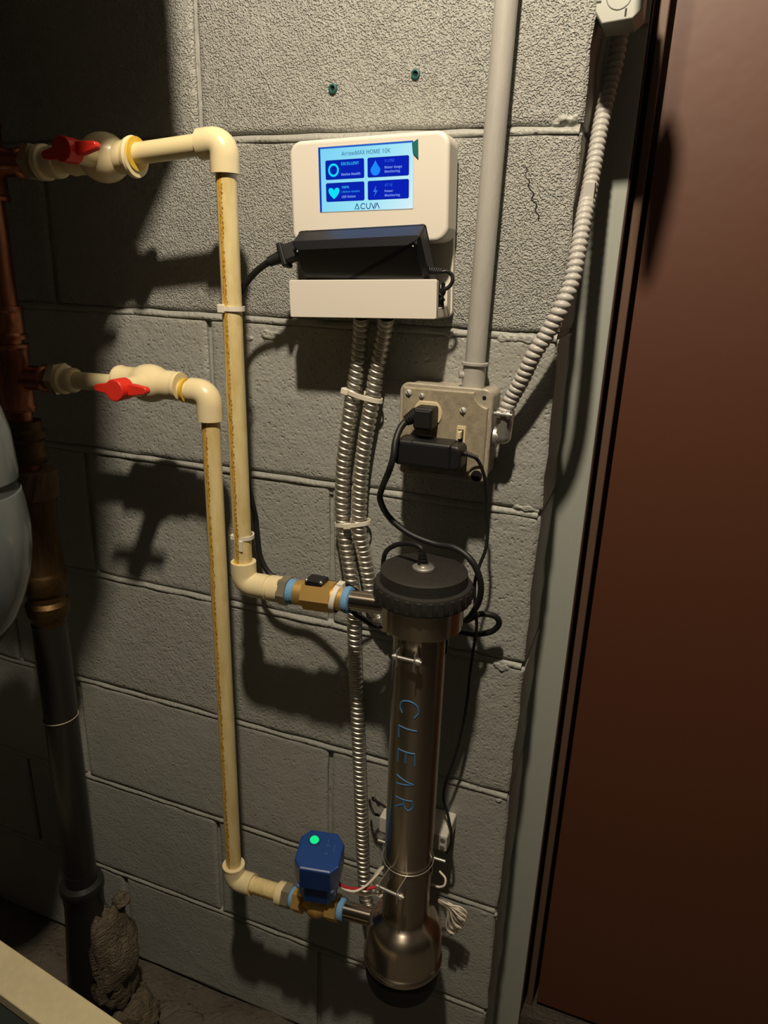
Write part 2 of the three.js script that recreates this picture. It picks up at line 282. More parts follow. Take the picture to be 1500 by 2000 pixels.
// ---------------------------------------------------------------- control panel, adapter, cords
{
  const a = 2.3 * Math.PI / 180;
  const p = thing('control_panel', 'white control panel with lit blue touch screen and lower tray on the block wall', 'control panel', [.245, 1.32, 0]); p.rotation.z = a;
  part('back_plate', slab(roundRect(-.0845, .087, -.0885, .09, .006), .002, .010, .001), M.white, p, null, true);
  part('housing', slab(roundRect(-.0895, .0905, -.0115, .0935, .0145), .0102, .047, .0045, 5), M.white, p, null, true);
  // tray: floor, front, ends; the right end is cut by a slot
  part('tray', [slab(roundRect(-.0865, .0855, -.0885, -.0485, .002), .0615, .065, .0008), box(-.0865, .0855, -.0885, -.0855, .0101, .064, .0008), box(-.0865, -.0835, -.0885, -.049, .0101, .064, .0008),
    box(.0825, .0855, -.0885, -.077, .0101, .064, .0008), box(.0825, .0855, -.0885, -.05, .0575, .064, .0008), box(.0825, .0855, -.0885, -.058, .0101, .0245, .0008)], M.white, p, null, true);
  // the display
  const c = document.createElement('canvas'); c.width = 1024; c.height = 608; const x = c.getContext('2d');
  const bg = x.createLinearGradient(0, 0, 1024, 608); bg.addColorStop(0, '#7fd6f8'); bg.addColorStop(.55, '#9ce8fb'); bg.addColorStop(1, '#dcf6ff'); x.fillStyle = bg; x.fillRect(0, 0, 1024, 608);
  x.fillStyle = '#2a62c8'; x.fillRect(0, 0, 1024, 17); x.fillStyle = '#0d3fb4'; x.fillRect(0, 0, 22, 608);
  x.textAlign = 'center'; x.fillStyle = '#1c5a86'; x.font = '54px sans-serif'; x.fillText('ArrowMAX HOME 10K', 522, 92);
  const cell = (x0, y0, w, h) => { const g = x.createLinearGradient(0, y0, w, y0 + h); g.addColorStop(0, '#0428a8'); g.addColorStop(1, '#0a22b8'); x.fillStyle = g; x.beginPath(); x.roundRect(x0, y0, w, h, 14); x.fill(); x.lineWidth = 5; x.strokeStyle = '#0c1d8e'; x.stroke(); };
  cell(78, 128, 424, 176); cell(544, 128, 436, 176); cell(78, 340, 424, 172); cell(544, 340, 436, 172);
  x.lineWidth = 20; x.strokeStyle = '#14e4ff'; x.beginPath(); x.ellipse(165, 218, 50, 52, 0, 0, 7); x.stroke();
  x.textAlign = 'left'; x.fillStyle = '#35c6f4'; x.font = 'bold 37px sans-serif'; x.fillText('EXCELLENT', 250, 178); x.fillStyle = '#8fb4f4'; x.font = 'bold 32px sans-serif'; x.fillText('Device Health', 250, 274);
  x.fillStyle = '#1f8cff'; x.beginPath(); x.moveTo(626, 150); x.bezierCurveTo(650, 200, 678, 218, 678, 240); x.arc(626, 238, 52, 0, Math.PI); x.bezierCurveTo(574, 218, 602, 200, 626, 150); x.fill();
  x.fillStyle = '#3f78e8'; x.font = '38px sans-serif'; x.fillText('9 LPM', 724, 176); x.fillStyle = '#8aa6f0'; x.font = 'bold 31px sans-serif'; x.fillText('Water Usage', 722, 232); x.fillText('Monitoring', 722, 270);
  x.fillStyle = '#10e6ff'; x.beginPath(); x.moveTo(165, 490); x.bezierCurveTo(70, 420, 104, 376, 138, 384); x.bezierCurveTo(155, 388, 162, 402, 165, 412); x.bezierCurveTo(168, 402, 175, 388, 192, 384); x.bezierCurveTo(226, 376, 260, 420, 165, 490); x.fill();
  x.fillStyle = '#37bff2'; x.font = 'bold 34px sans-serif'; x.fillText('100%', 250, 394); x.font = '27px sans-serif'; x.fillText('Lifetime remains', 250, 434); x.fillStyle = '#8fb4f4'; x.font = 'bold 31px sans-serif'; x.fillText('LED Status', 250, 482);
  x.fillStyle = '#3e7fee'; x.beginPath(); x.moveTo(634, 380); x.lineTo(600, 440); x.lineTo(626, 440); x.lineTo(604, 490); x.lineTo(650, 426); x.lineTo(624, 426); x.fill();
  x.fillStyle = '#3f74e6'; x.font = '38px sans-serif'; x.fillText('47 W', 724, 396); x.fillStyle = '#8aa6f0'; x.font = 'bold 31px sans-serif'; x.fillText('Power', 722, 448); x.fillText('Monitoring', 722, 488);
  // the maker's line: letters without crossbars in the As
  x.strokeStyle = '#16457c'; x.lineWidth = 8; x.lineCap = 'round'; const L = (...q) => { x.beginPath(); q.forEach(([u, v], i) => i ? x.lineTo(u, v) : x.moveTo(u, v)); x.stroke(); };
  const y0 = 544, y1 = 594, x0 = 396; L([x0, y1], [x0 + 24, y0], [x0 + 48, y1]); L([x0 + 18, y1 - 2], [x0 + 34, y1 - 2]); x.beginPath(); x.arc(x0 + 92, 569, 25, .8, 5.5); x.stroke();
  x.beginPath(); x.moveTo(x0 + 130, y0); x.lineTo(x0 + 130, y1 - 20); x.arc(x0 + 150, y1 - 20, 20, Math.PI, 0, true); x.lineTo(x0 + 170, y0); x.stroke(); L([x0 + 184, y0], [x0 + 206, y1], [x0 + 228, y0]); L([x0 + 222, y1], [x0 + 246, y0], [x0 + 270, y1]);
  const t = new THREE.CanvasTexture(c); t.colorSpace = THREE.SRGBColorSpace;
  const sm = phys({ color: lin(0, 0, 0), roughness: .12, specularIntensity: .25, emissive: lin(1, 1, 1), emissiveMap: t, emissiveIntensity: .95 });
  const W = .1065, H = .0635, cx = -.0005, cy = .0535;
  part('screen', [new THREE.PlaneGeometry(W, H).translate(cx, cy, .0475)], sm, p, 'lit blue and white touch screen', true);
  part('screen_edge', slab(roundRect(cx - W / 2 - .0008, cx + W / 2 + .0008, cy - H / 2 - .0008, cy + H / 2 + .0008, .002), .0455, .0473, .0003), M.whiteDark, p, null, true);
  const ts = new THREE.Shape(); ts.moveTo(.0515, .083); ts.lineTo(.058, .0865); ts.lineTo(.0585, .068); ts.lineTo(.0525, .0735);
  part('film_tab', slab(ts, .0472, .0482, .0002, 1), M.teal, p, 'teal corner of protective film', true);
  const ra = new THREE.RectAreaLight(lin(.3, .5, 1), 1.1, W, H); ra.name = 'screen_light'; ra.position.set(cx, cy, .0490); ra.lookAt(cx, cy, 1); p.add(ra);
}
{
  // black power brick leaning out of the tray; local frame: x along, y up, z out
  const w = thing('power_adapter', 'black power adapter leaning in the white panel tray', 'adapter', [.2475, 1.2875, .0515]);
  w.rotation.set(.6, 0, .07);
  part('adapter_case', slab(roundRect(-.0735, .0735, -.037, .037, .003), -.0165, .0165, .0065, 1), M.blackGloss, w, null, true);
  part('seam', slab(roundRect(-.0739, .0739, -.0374, .0374, .003), -.0086, -.0078, .0003, 1), M.black, w, null, true);
  for (const [x, y] of [[-.067, .029], [.066, .029]]) part('rivet', new THREE.SphereGeometry(.0009, 10, 8).translate(x, y, .0166), M.whiteDark, w, null, true);
  // output lead: ribbed relief, loop and bundle in the tray end
  const c2 = thing('adapter_lead', 'black looped lead hanging at the right end of the white tray', 'cable', [.335, 1.27, .05]);
  part('cord', cable([[.322, 1.283, .056], [.327, 1.2825, .0555], [.334, 1.2825, .054], [.339, 1.283, .052], [.3435, 1.280, .05], [.345, 1.274, .05], [.342, 1.268, .05], [.336, 1.264, .05], [.332, 1.258, .048], [.331, 1.246, .045]], .0021), M.rubber, c2);
  const ribs = []; for (let i = 0; i < 7; i++) ribs.push(cyl([.3195 + i * .0023, 1.2835, .0565 - i * .0003], [.3208 + i * .0023, 1.2835, .0565 - i * .0003], .0042 - i * .0002, undefined, 16)); part('strain_relief', ribs, M.rubber, c2);
  part('tied_bundle', [cable([[.329, 1.268, .047], [.331, 1.258, .046], [.329, 1.246, .044], [.329, 1.243, .042]], .002), cable([[.334, 1.270, .045], [.3325, 1.258, .044], [.3335, 1.246, .042]], .002), cable([[.327, 1.262, .049], [.333, 1.259, .050], [.335, 1.254, .044]], .0015), cable([[.336, 1.262, .046], [.333, 1.255, .049], [.3285, 1.252, .047]], .0015)], M.rubber, c2);
}
const POWER_CORD_PATH = [[0.320, 1.134, 0.072], [0.312, 1.1285, 0.074], [0.3055, 1.1205, 0.080], [0.3035, 1.106, 0.092], [0.304, 1.091, 0.098], [0.300, 1.075, 0.098], [0.284, 1.047, 0.075], [0.278, 1.029, 0.066], [0.287, 1.007, 0.060], [0.313, 0.990, 0.060], [0.346, 0.982, 0.060], [0.372, 0.983, 0.065], [0.393, 0.973, 0.070], [0.405, 0.950, 0.070], [0.405, 0.926, 0.066], [0.395, 0.899, 0.056], [0.387, 0.884, 0.045], [0.403, 0.894, 0.040], [0.420, 0.891, 0.034], [0.424, 0.881, 0.030], [0.416, 0.867, 0.026], [0.395, 0.856, 0.022], [0.369, 0.854, 0.020], [0.331, 0.858, 0.030], [0.295, 0.861, 0.045], [0.276, 0.859, 0.058], [0.258, 0.872, 0.068], [0.242, 0.882, 0.070], [0.213, 0.892, 0.062], [0.176, 0.893, 0.052], [0.145, 0.890, 0.050], [0.121, 0.897, 0.050], [0.107, 0.918, 0.050], [0.103, 0.946, 0.050], [0.101, 0.972, 0.050], [0.103, 0.995, 0.060], [0.101, 1.026, 0.066], [0.095, 1.085, 0.067], [0.090, 1.153, 0.067], [0.090, 1.212, 0.067], [0.094, 1.241, 0.067], [0.102, 1.259, 0.064], [0.119, 1.275, 0.066], [0.139, 1.287, 0.070]];
{
  const t = thing('appliance_lead', 'thick black power cord looping from the wall outlet to the adapter', 'power cord', [.326, 1.13, .07]);
  part('cord', cable(POWER_CORD_PATH, .0037, 520, 12), M.rubber, t);
  part('plug', [slab(roundRect(.3175, .3395, 1.118, 1.1425, [.005, .005, .003, .003]), .0535, .079, .003), box(.3195, .3375, 1.1205, 1.140, .0785, .081, .0015)], M.rubber, t);
  const rib = []; for (let i = 0; i < 5; i++) { const s = i * .0026; rib.push(cyl([.3205 - s, 1.1335 - s * .62, .072 + s * .15], [.3187 - s, 1.1324 - s * .62, .0723 + s * .15], .0088 - i * .0007, undefined, 20)); } part('strain_relief', rib, M.rubber, t);
  const A = [.1385, 1.2865, .0695], B = [.172, 1.3005, .062];
  part('connector', [orient(new RoundedBoxGeometry(.019, .026, .016, 2, .003), [.154, 1.293, .066], B), orient(new RoundedBoxGeometry(.026, .006, .02, 2, .002), [.153, 1.2928, .066], [.1585, 1.2948, .0653]), cyl(A, [.155, 1.2935, .066], .0055, .0072, 16)], M.rubber, t);
}

// ---------------------------------------------------------------- two spiral metal conduits with ties
const FLEX_A = [[0.236, 1.2320, 0.034], [0.233, 1.218, 0.026], [0.226, 1.170, 0.018], [0.220, 1.133, 0.018], [0.214, 1.088, 0.018], [0.210, 1.055, 0.018], [0.209, 1.022, 0.018], [0.209, 0.988, 0.018], [0.212, 0.960, 0.018], [0.217, 0.932, 0.018], [0.223, 0.905, 0.020], [0.228, 0.870, 0.020], [0.229, 0.823, 0.018], [0.233, 0.753, 0.018], [0.237, 0.689, 0.018], [0.242, 0.604, 0.018], [0.247, 0.514, 0.018], [0.252, 0.441, 0.020], [0.257, 0.408, 0.024], [0.264, 0.381, 0.030], [0.275, 0.366, 0.040]];
const FLEX_B = [[0.266, 1.233, 0.034], [0.262, 1.220, 0.026], [0.251, 1.172, 0.018], [0.246, 1.135, 0.018], [0.239, 1.091, 0.018], [0.235, 1.058, 0.018], [0.233, 1.025, 0.018], [0.2325, 0.991, 0.018], [0.2335, 0.963, 0.018], [0.2375, 0.935, 0.0125], [0.243, 0.906, 0.011], [0.249, 0.878, 0.011], [0.257, 0.855, 0.014], [0.272, 0.840, 0.016], [0.292, 0.833, 0.018]];
{
  const prof = p => { const d = Math.abs(p - .5) * 2; return d < .55 ? .25 * d * d : .076 + .924 * smooth(.55, .92, d); };
  const a = thing('spiral_conduit', 'shiny spiral metal conduit running from the tray to behind the steel vessel base', 'conduit', [.236, 1.232, .03]);
  part('spiral_sleeve', hose(FLEX_A, .0097, .0080, .0024, prof, 10, 28), M.flexMetal, a);
  const b = thing('spiral_conduit', 'shorter spiral metal conduit on the right, ending behind the steel vessel head', 'conduit', [.266, 1.233, .03]);
  part('spiral_sleeve', hose(FLEX_B, .0097, .0080, .0024, prof, 10, 28), M.flexMetal, b);
  const band = (pts, r) => { const g = new THREE.TubeGeometry(new THREE.CatmullRomCurve3(pts.map(vec), true), 60, r, 6, true); return g; };
  const tie = (label, cx, cy, dx, dy, hx, flip) => {
    const t = thing('cable_tie', label, 'cable tie', [cx, cy, .018]);
    const pts = [], n = 16, R1 = .0125, half = .0125; for (let i = 0; i < n; i++) { const q = i / n * Math.PI * 2; const u = Math.cos(q) * (R1 + half * .95), w = Math.sin(q) * R1; pts.push([cx + u * dx, cy + u * dy, .018 + w * .95]); }
    const g1 = new THREE.TubeGeometry(new THREE.CatmullRomCurve3(pts.map(vec), true), 64, .0008, 6, true), G = [-3, -2, -1, 1, 2, 3].map(k => g1.clone().translate(0, k * .00075, 0));
    part('strap', [g1, ...G], M.tie, t);
    part('tie_head', orient(new RoundedBoxGeometry(.0075, .0095, .006, 2, .001), [cx + hx * dx - .005 * dx, cy + hx * dy - .005 * dy, .0315 - Math.abs(hx) * .25], [cx + hx * dx + .005 * dx, cy + hx * dy + .005 * dy, .0315 - Math.abs(hx) * .25]), M.tie, t);
  };
  tie('white cable tie round both spiral conduits, upper of the two', .2345, 1.139, .98, -.2, -.021);
  tie('white cable tie round both spiral conduits, lower of the two', .2235, .975, .98, .2, -.002);
}

// ---------------------------------------------------------------- anchors
for (const [x, y, l] of [[.183, 1.468, 'green plastic wall anchor above the panel, lower one on the left'], [.278, 1.477, 'green plastic wall anchor above the panel, higher one on the right']]) {
  const t = thing('wall_anchor', l, 'wall anchor', [x, y, 0], 'anchors above the panel');
  part('collar', lathe([[.0022, -.012], [.0022, .0015], [.0032, .0034], [.0046, .003], [.0050, .001], [.0050, -.004]], [x, y, 0], [0, 0, 1], 28), M.anchor, t);
  part('bore', new THREE.CylinderGeometry(.0023, .0023, .0008, 20).rotateX(Math.PI / 2).translate(x, y, .0006), M.black, t);
}

// ---------------------------------------------------------------- cream plastic pipe runs
const PZ = .097;
const turned = (a, b, r) => { const A = vec(a), B = vec(b), g = new THREE.CylinderGeometry(r, r, A.distanceTo(B), 36, 1); g.rotateY(Math.PI - .10); return orient(g, B, A); };
function elbow(c, d1, d2, l1, l2, r, bend) { // corner c, unit directions out of the corner
  const C = vec(c), D1 = vec(d1), D2 = vec(d2), pts = []; const p1 = C.clone().addScaledVector(D1, bend), p2 = C.clone().addScaledVector(D2, bend);
  pts.push(C.clone().addScaledVector(D1, l1)); const curve = new THREE.CurvePath(); curve.add(new THREE.LineCurve3(pts[0], p1)); curve.add(new THREE.QuadraticBezierCurve3(p1, C, p2)); curve.add(new THREE.LineCurve3(p2, C.clone().addScaledVector(D2, l2)));
  const out = [new THREE.TubeGeometry(curve, 48, r, 30)];
  for (const [t, d] of [[0, D1], [1, D2]]) { const q = new THREE.RingGeometry(0, r, 30), p = curve.getPoint(t); q.applyQuaternion(new THREE.Quaternion().setFromUnitVectors(V(0, 0, 1), d)); q.translate(p.x, p.y, p.z); out.push(q); }
  return out;
}
function rim(c, dir, r, w = .0022) { const C = vec(c), d = vec(dir).clone().normalize(); return cyl(C, C.clone().addScaledVector(d, w), r + .0009, r + .0009, 36); }
function ballValve(parent, x, y, z, handleTurn, R, flange = .0215) {
  const v = part('ball_valve', lathe([[0, -.047], [.0175, -.047], [.0185, -.043], [.0172, -.038], [.0172, -.0225], [R * .8, -.0175], [R * .93, -.011], [R * .985, -.005], [R, 0], [R * .985, .005], [R * .93, .011], [R * .8, .0175], [.0172, .0225], [.0172, .034], [flange * .95, .037], [flange, .041], [flange * .95, .044], [0, .044]], [x, y, z], [1, 0, 0], 48, .5), M.creamFit, parent);
  const off = V(0, 0, 0); // sub-parts live in the parent's frame through part()
  part('stem', cyl([x, y, z + .014], [x, y, z + .047], .013, .0115, 28), M.creamFit, v);
  const hub = [slab((() => { const s = new THREE.Shape(); for (let i = 0; i <= 48; i++) { const a = i / 48 * Math.PI * 2, r = .0125; i ? s.lineTo(Math.cos(a) * r, Math.sin(a) * r) : s.moveTo(r, 0); } return s; })(), .043, .064, .0015)];
  const wing = new THREE.Shape(); wing.moveTo(.006, -.0055); wing.bezierCurveTo(.014, -.008, .02, -.006, .0325, -.0042); wing.absarc(.0325, 0, .0042, -Math.PI / 2, Math.PI / 2); wing.bezierCurveTo(.02, .006, .014, .008, .006, .0055);
  hub.push(slab(wing, .046, .0545, .0012)); hub.push(slab(wing, .046, .0545, .0012).rotateZ(Math.PI));
  const h = mergeGeometries(hub.map(clean)); h.rotateZ(handleTurn); h.translate(x, y, z);
  part('valve_handle', h, M.red, v, 'red winged handle');
  return v;
}
{
  // upper run
  const t = thing('water_pipe', 'cream water pipe from the dark upper red-handled valve down to the brass sensor', 'water pipe', [.104, .9, PZ]);
  const top = [.1035, 1.4035, PZ], bot = [.1125, .903, .1];
  part('pipe', turned([.1045, 1.378, PZ], [.1115, .926, .0995], .0111), M.pipe, t);
  part('elbow', elbow(top, [-1, -.09, 0], [0.008, -1, 0], .028, .031, .0155, .017), M.creamFit, t);
  part('pipe', turned([-.02, 1.392, .1], [.082, 1.4015, PZ], .0111), M.cream, t);
  part('glue_bead', rim([.0765, 1.401, PZ], [-1, -.09, 0], .0111, .001), M.glue, t);
  ballValve(t, -.050, 1.390, .1, .12, .026);
  part('pipe', turned([-.12, 1.386, .1], [-.09, 1.388, .1], .0125), M.cream, t);
  part('union_nut', [lathe([[0, 0], [.017, 0], [.0175, .003], [.0175, .01], [.0165, .012], [.0165, .018], [.0195, .02], [.0195, .027], [.017, .029], [0, .029]], [-.113, 1.3865, .1], [-1, 0, 0], 40)], M.creamFit, t);
  part('glue_bead', rim([-.006, 1.393, .1], [1, 0, 0], .0165, .0015), M.glue, t);
  part('elbow', elbow(bot, [-.02, 1, 0], [1, .03, 0], .030, .034, .0157, .016), M.creamFit, t);
  part('glue_bead', rim([.1122, .929, .0998], [0, 1, 0], .012, .004), M.glue, t);
  part('adapter_coupling', [lathe([[0, 0], [.0145, 0], [.0145, .004], [.0165, .0045], [.0165, .02], [0, .02]], [.1465, .904, .1], [1, .03, 0], 40)], M.creamFit, t);
  part('end_nut', hex([.1655, .9046, .1], [.1765, .905, .1], .0185, 6), M.nickel, t, 'nickel hex nut');
}
{
  // lower run
  const t = thing('water_pipe', 'cream water pipe from the bright lower red-handled valve down to the blue actuator valve', 'water pipe', [.072, .41, PZ]);
  const top = [.0705, 1.139, PZ], bot = [.0785, .412, .1];
  part('pipe', turned([.0712, 1.112, PZ], [.0775, .435, .0995], .0111), M.pipe, t);
  part('elbow', elbow(top, [-1, 0, 0], [0.008, -1, 0], .024, .033, .0155, .017), M.creamFit, t);
  part('pipe', turned([.025, 1.1395, .0985], [.05, 1.139, PZ], .0112), M.cream, t);
  part('glue_bead', rim([.0415, 1.139, .098], [-1, 0, 0], .0135, .004), M.glue, t);
  ballValve(t, -.010, 1.1435, .1, .03, .0228, .0172);
  part('pipe', turned([-.125, 1.1375, .1], [-.05, 1.139, .1], .0108), M.cream, t);
  part('union_nut', [lathe([[0, 0], [.0135, 0], [.0155, .003], [.0155, .009], [.0145, .011], [.0145, .015], [.0185, .017], [.0185, .025], [.016, .027], [0, .027]], [-.123, 1.1372, .1], [-1, 0, 0], 40)], M.creamFit, t);
  part('elbow', elbow(bot, [-.01, 1, 0], [1, .05, 0], .026, .031, .0157, .016), M.creamFit, t);
  part('collar', rim([.0777, .4375, .1], [0, 1, 0], .0155, .0025), M.creamFit, t);
  part('pipe', turned([.105, .4135, .1], [.158, .4165, .1], .0121), M.pipe, t);
  part('adapter_coupling', cyl([.153, .4162, .1], [.163, .4167, .1], .0165, .0165, 40), M.creamFit, t);
  part('end_nut', hex([.163, .4167, .1], [.1745, .4175, .1], .0175, 6), M.nickel, t, 'nickel hex nut');
}
// cable ties on the upper run
for (const [x, y, l] of [[.1075, 1.236, 'cream cable tie on the upright cream pipe beside the white tray'], [.1115, .966, 'cream cable tie low on the cream pipe just above the brass sensor']]) {
  const t = thing('cable_tie', l, 'cable tie', [x, y, PZ]);
  const ring = new THREE.Shape(); ring.absarc(0, 0, .0132, 0, Math.PI * 2); const hole = new THREE.Path(); hole.absarc(0, 0, .0116, 0, Math.PI * 2, true); ring.holes.push(hole);
  part('strap', new THREE.ExtrudeGeometry(ring, { depth: .005, bevelEnabled: false, curveSegments: 24 }).rotateX(-Math.PI / 2).translate(x, y - .0025, PZ), M.tie, t);
  if (y > 1.1) part('tie_head', box(x - .011, x - .003, y - .0045, y + .0045, PZ + .009, PZ + .0155, .001), M.tie, t); else part('tie_tail', box(x + .001, x + .006, y - .016, y - .002, PZ + .0122, PZ + .0142, .0006), M.tie, t);
  if (y < 1.1) part('tie_head', box(x - .012, x - .005, y - .0035, y + .0035, PZ + .005, PZ + .012, .001), M.tie, t);
}

// ---------------------------------------------------------------- brass flow sensor
{
  const y = .9065, z = .1, t = thing('flow_sensor', 'brass flow sensor with a black sensor cap between blue tape bands', 'flow sensor', [.21, y, z]);
  part('sealing_tape', lathe([[.0125, 0], [.0155, .0005], [.0160, .004], [.0150, .007], [.0158, .010], [.0125, .011]], [.1765, .9052, z], [1, .02, 0]), M.tape, t, 'light blue sealing tape');
  part('sensor_body', [cyl([.186, .9055, z], [.2, .9062, z], .0155, .0155, 36), hex([.1985, .906, z], [.2365, .9085, z], .0192, 6), cyl([.236, .9085, z], [.2505, .909, z], .0150, .0150, 36)], M.brass, t);
  part('sensor_cap', [box(.2015, .2245, .9205, .9295, .090, .110, .0015), cyl([.213, .915, z], [.213, .924, z], .008)], M.black, t, 'black plastic sensor cap');
  for (const x of [.2035, .2225]) part('screw', new THREE.SphereGeometry(.0022, 12, 8).translate(x, .9285, .1085), M.zinc, t);
  part('tie_wrap', [lathe([[.0165, 0], [.0182, .0005], [.0182, .0065], [.0165, .007]], [.2365, .9085, z], [1, -.12, 0]), box(.2405, .2485, .923, .9295, .094, .104, .001)], M.tie, t, 'cream plastic tie wrapped round the brass');
  part('sealing_tape', lathe([[.0125, 0], [.0155, .0005], [.0165, .004], [.0155, .008], [.0125, .009]], [.250, .909, z], [1, .03, 0]), M.tape, t, 'light blue sealing tape');
  part('sensor_lead', cable([[.22, .924, .092], [.229, .920, .084], [.239, .910, .064], [.249, .896, .05], [.259, .887, .04]], .0022, 60), M.rubber, t);
}
// ---------------------------------------------------------------- motorised valve
{
  const z = .1, t = thing('motor_valve', 'brass ball valve with a blue motor box and green lamp', 'motorised valve', [.215, .423, z]);
  part('sealing_tape', lathe([[.0125, 0], [.0145, .0005], [.0150, .003], [.0142, .006], [.0125, .0065]], [.1745, .4175, z], [1, .08, 0]), M.tape, t, 'light blue sealing tape');
  part('valve_body', [hex([.181, .418, z], [.195, .419, z], .0185, 6), lathe([[0, 0], [.0125, 0], [.0135, .008], [.0185, .018], [.0185, .028], [.0135, .038], [.0125, .046], [0, .046]], [.192, .419, z], [1, .1, 0]), hex([.234, .4255, z], [.25, .4275, z], .0192, 6), cyl([.2165, .425, z], [.2195, .462, z], .012, .012, 24)], M.brass, t);
  part('sealing_tape', lathe([[.0125, 0], [.0150, .0005], [.0158, .004], [.0150, .008], [.0125, .009]], [.25, .4275, z], [1, .08, 0]), M.tape, t, 'light blue sealing tape');
  // actuator: chamfered block, axis up and tipped a little to the viewer
  const ch = new THREE.Shape(); [[-.031, -.018], [-.021, -.031], [.021, -.031], [.031, -.020], [.031, .016], [.019, .031], [-.019, .031], [-.031, .018]].forEach(([a, b], i) => i ? ch.lineTo(a, b) : ch.moveTo(a, b));
  const prep = (s, y0, y1, bv) => slab(s, y0, y1, bv, 2).rotateX(-Math.PI / 2).rotateX(.16).rotateZ(-.03).rotateY(.22).translate(.2185, .4575, .098);
  const lo = new THREE.Shape(); [[-.026, -.016], [-.016, -.027], [.016, -.027], [.026, -.016], [.026, .014], [.016, .0265], [-.016, .0265], [-.026, .014]].forEach(([a, b], i) => i ? lo.lineTo(a, b) : lo.moveTo(a, b));
  const act = part('actuator', [prep(ch, .030, .072, .003), prep(lo, -.004, .032, .002)], M.blue, t, 'blue plastic motor housing');
  const pt = (x, y, zz) => V(x, y, zz).applyAxisAngle(V(1, 0, 0), .16).applyAxisAngle(V(0, 0, 1), -.03).applyAxisAngle(V(0, 1, 0), .22).add(V(.2185, .4575, .098));
  const nrm = pt(0, 1, 0).sub(pt(0, 0, 0));
  part('indicator_lamp', orient(new THREE.CylinderGeometry(.0062, .0066, .0016, 28), pt(-.011, .0722, -.014), pt(-.011, .0736, -.014)), M.led, act, 'glowing green indicator');
  part('lamp_bezel', (() => { const g = new THREE.TorusGeometry(.0072, .0011, 8, 32); g.applyQuaternion(new THREE.Quaternion().setFromUnitVectors(V(0, 0, 1), nrm.clone().normalize())); const p = pt(-.011, .0724, -.014); g.translate(p.x, p.y, p.z); return g; })(), M.blueDeep, act);
  const marks = []; for (let i = 0; i < 5; i++) for (let k = 0; k < 4; k++) { if (rnd() < .25) continue; const a = pt(.0085 + i * .0026, .0722, -.018 + k * .0065), b = pt(.0085 + i * .0026, .0722, -.018 + k * .0065 + .0045); marks.push(cyl(a, b, .00055, .00055, 6)); } part('print', marks, M.ghost, act);
  for (const x of [-.0235, .0225]) part('screw', (() => { const g = new THREE.SphereGeometry(.0034, 14, 10), p = pt(x, .030, .0275); g.translate(p.x, p.y, p.z); return g; })(), M.ghost, act);
  part('seam_line', [cyl(pt(-.016, .018, .0265), pt(.015, .018, .0265), .0007, .0007, 6), cyl(pt(-.016, .013, .0265), pt(.015, .013, .0265), .0007, .0007, 6)], M.ghost, act);
  part('red_wire', cable([[.243, .474, .098], [.252, .468, .098], [.260, .464, .095], [.276, .459, .085], [.291, .458, .075], [.305, .457, .062]], .0023, 60), M.redWire, t, 'red wire');
  part('white_wire', cable([[.243, .472, .098], [.252, .466, .099], [.259, .463, .098], [.270, .462, .095], [.281, .465, .085], [.287, .466, .070], [.291, .465, .055]], .0017, 60), M.whiteWire, t, 'white wire');
  part('white_wire', cable([[.262, .448, .085], [.277, .441, .078], [.290, .440, .070], [.298, .436, .060], [.304, .433, .052]], .0015, 50), M.whiteWire, t, 'white wire');
}

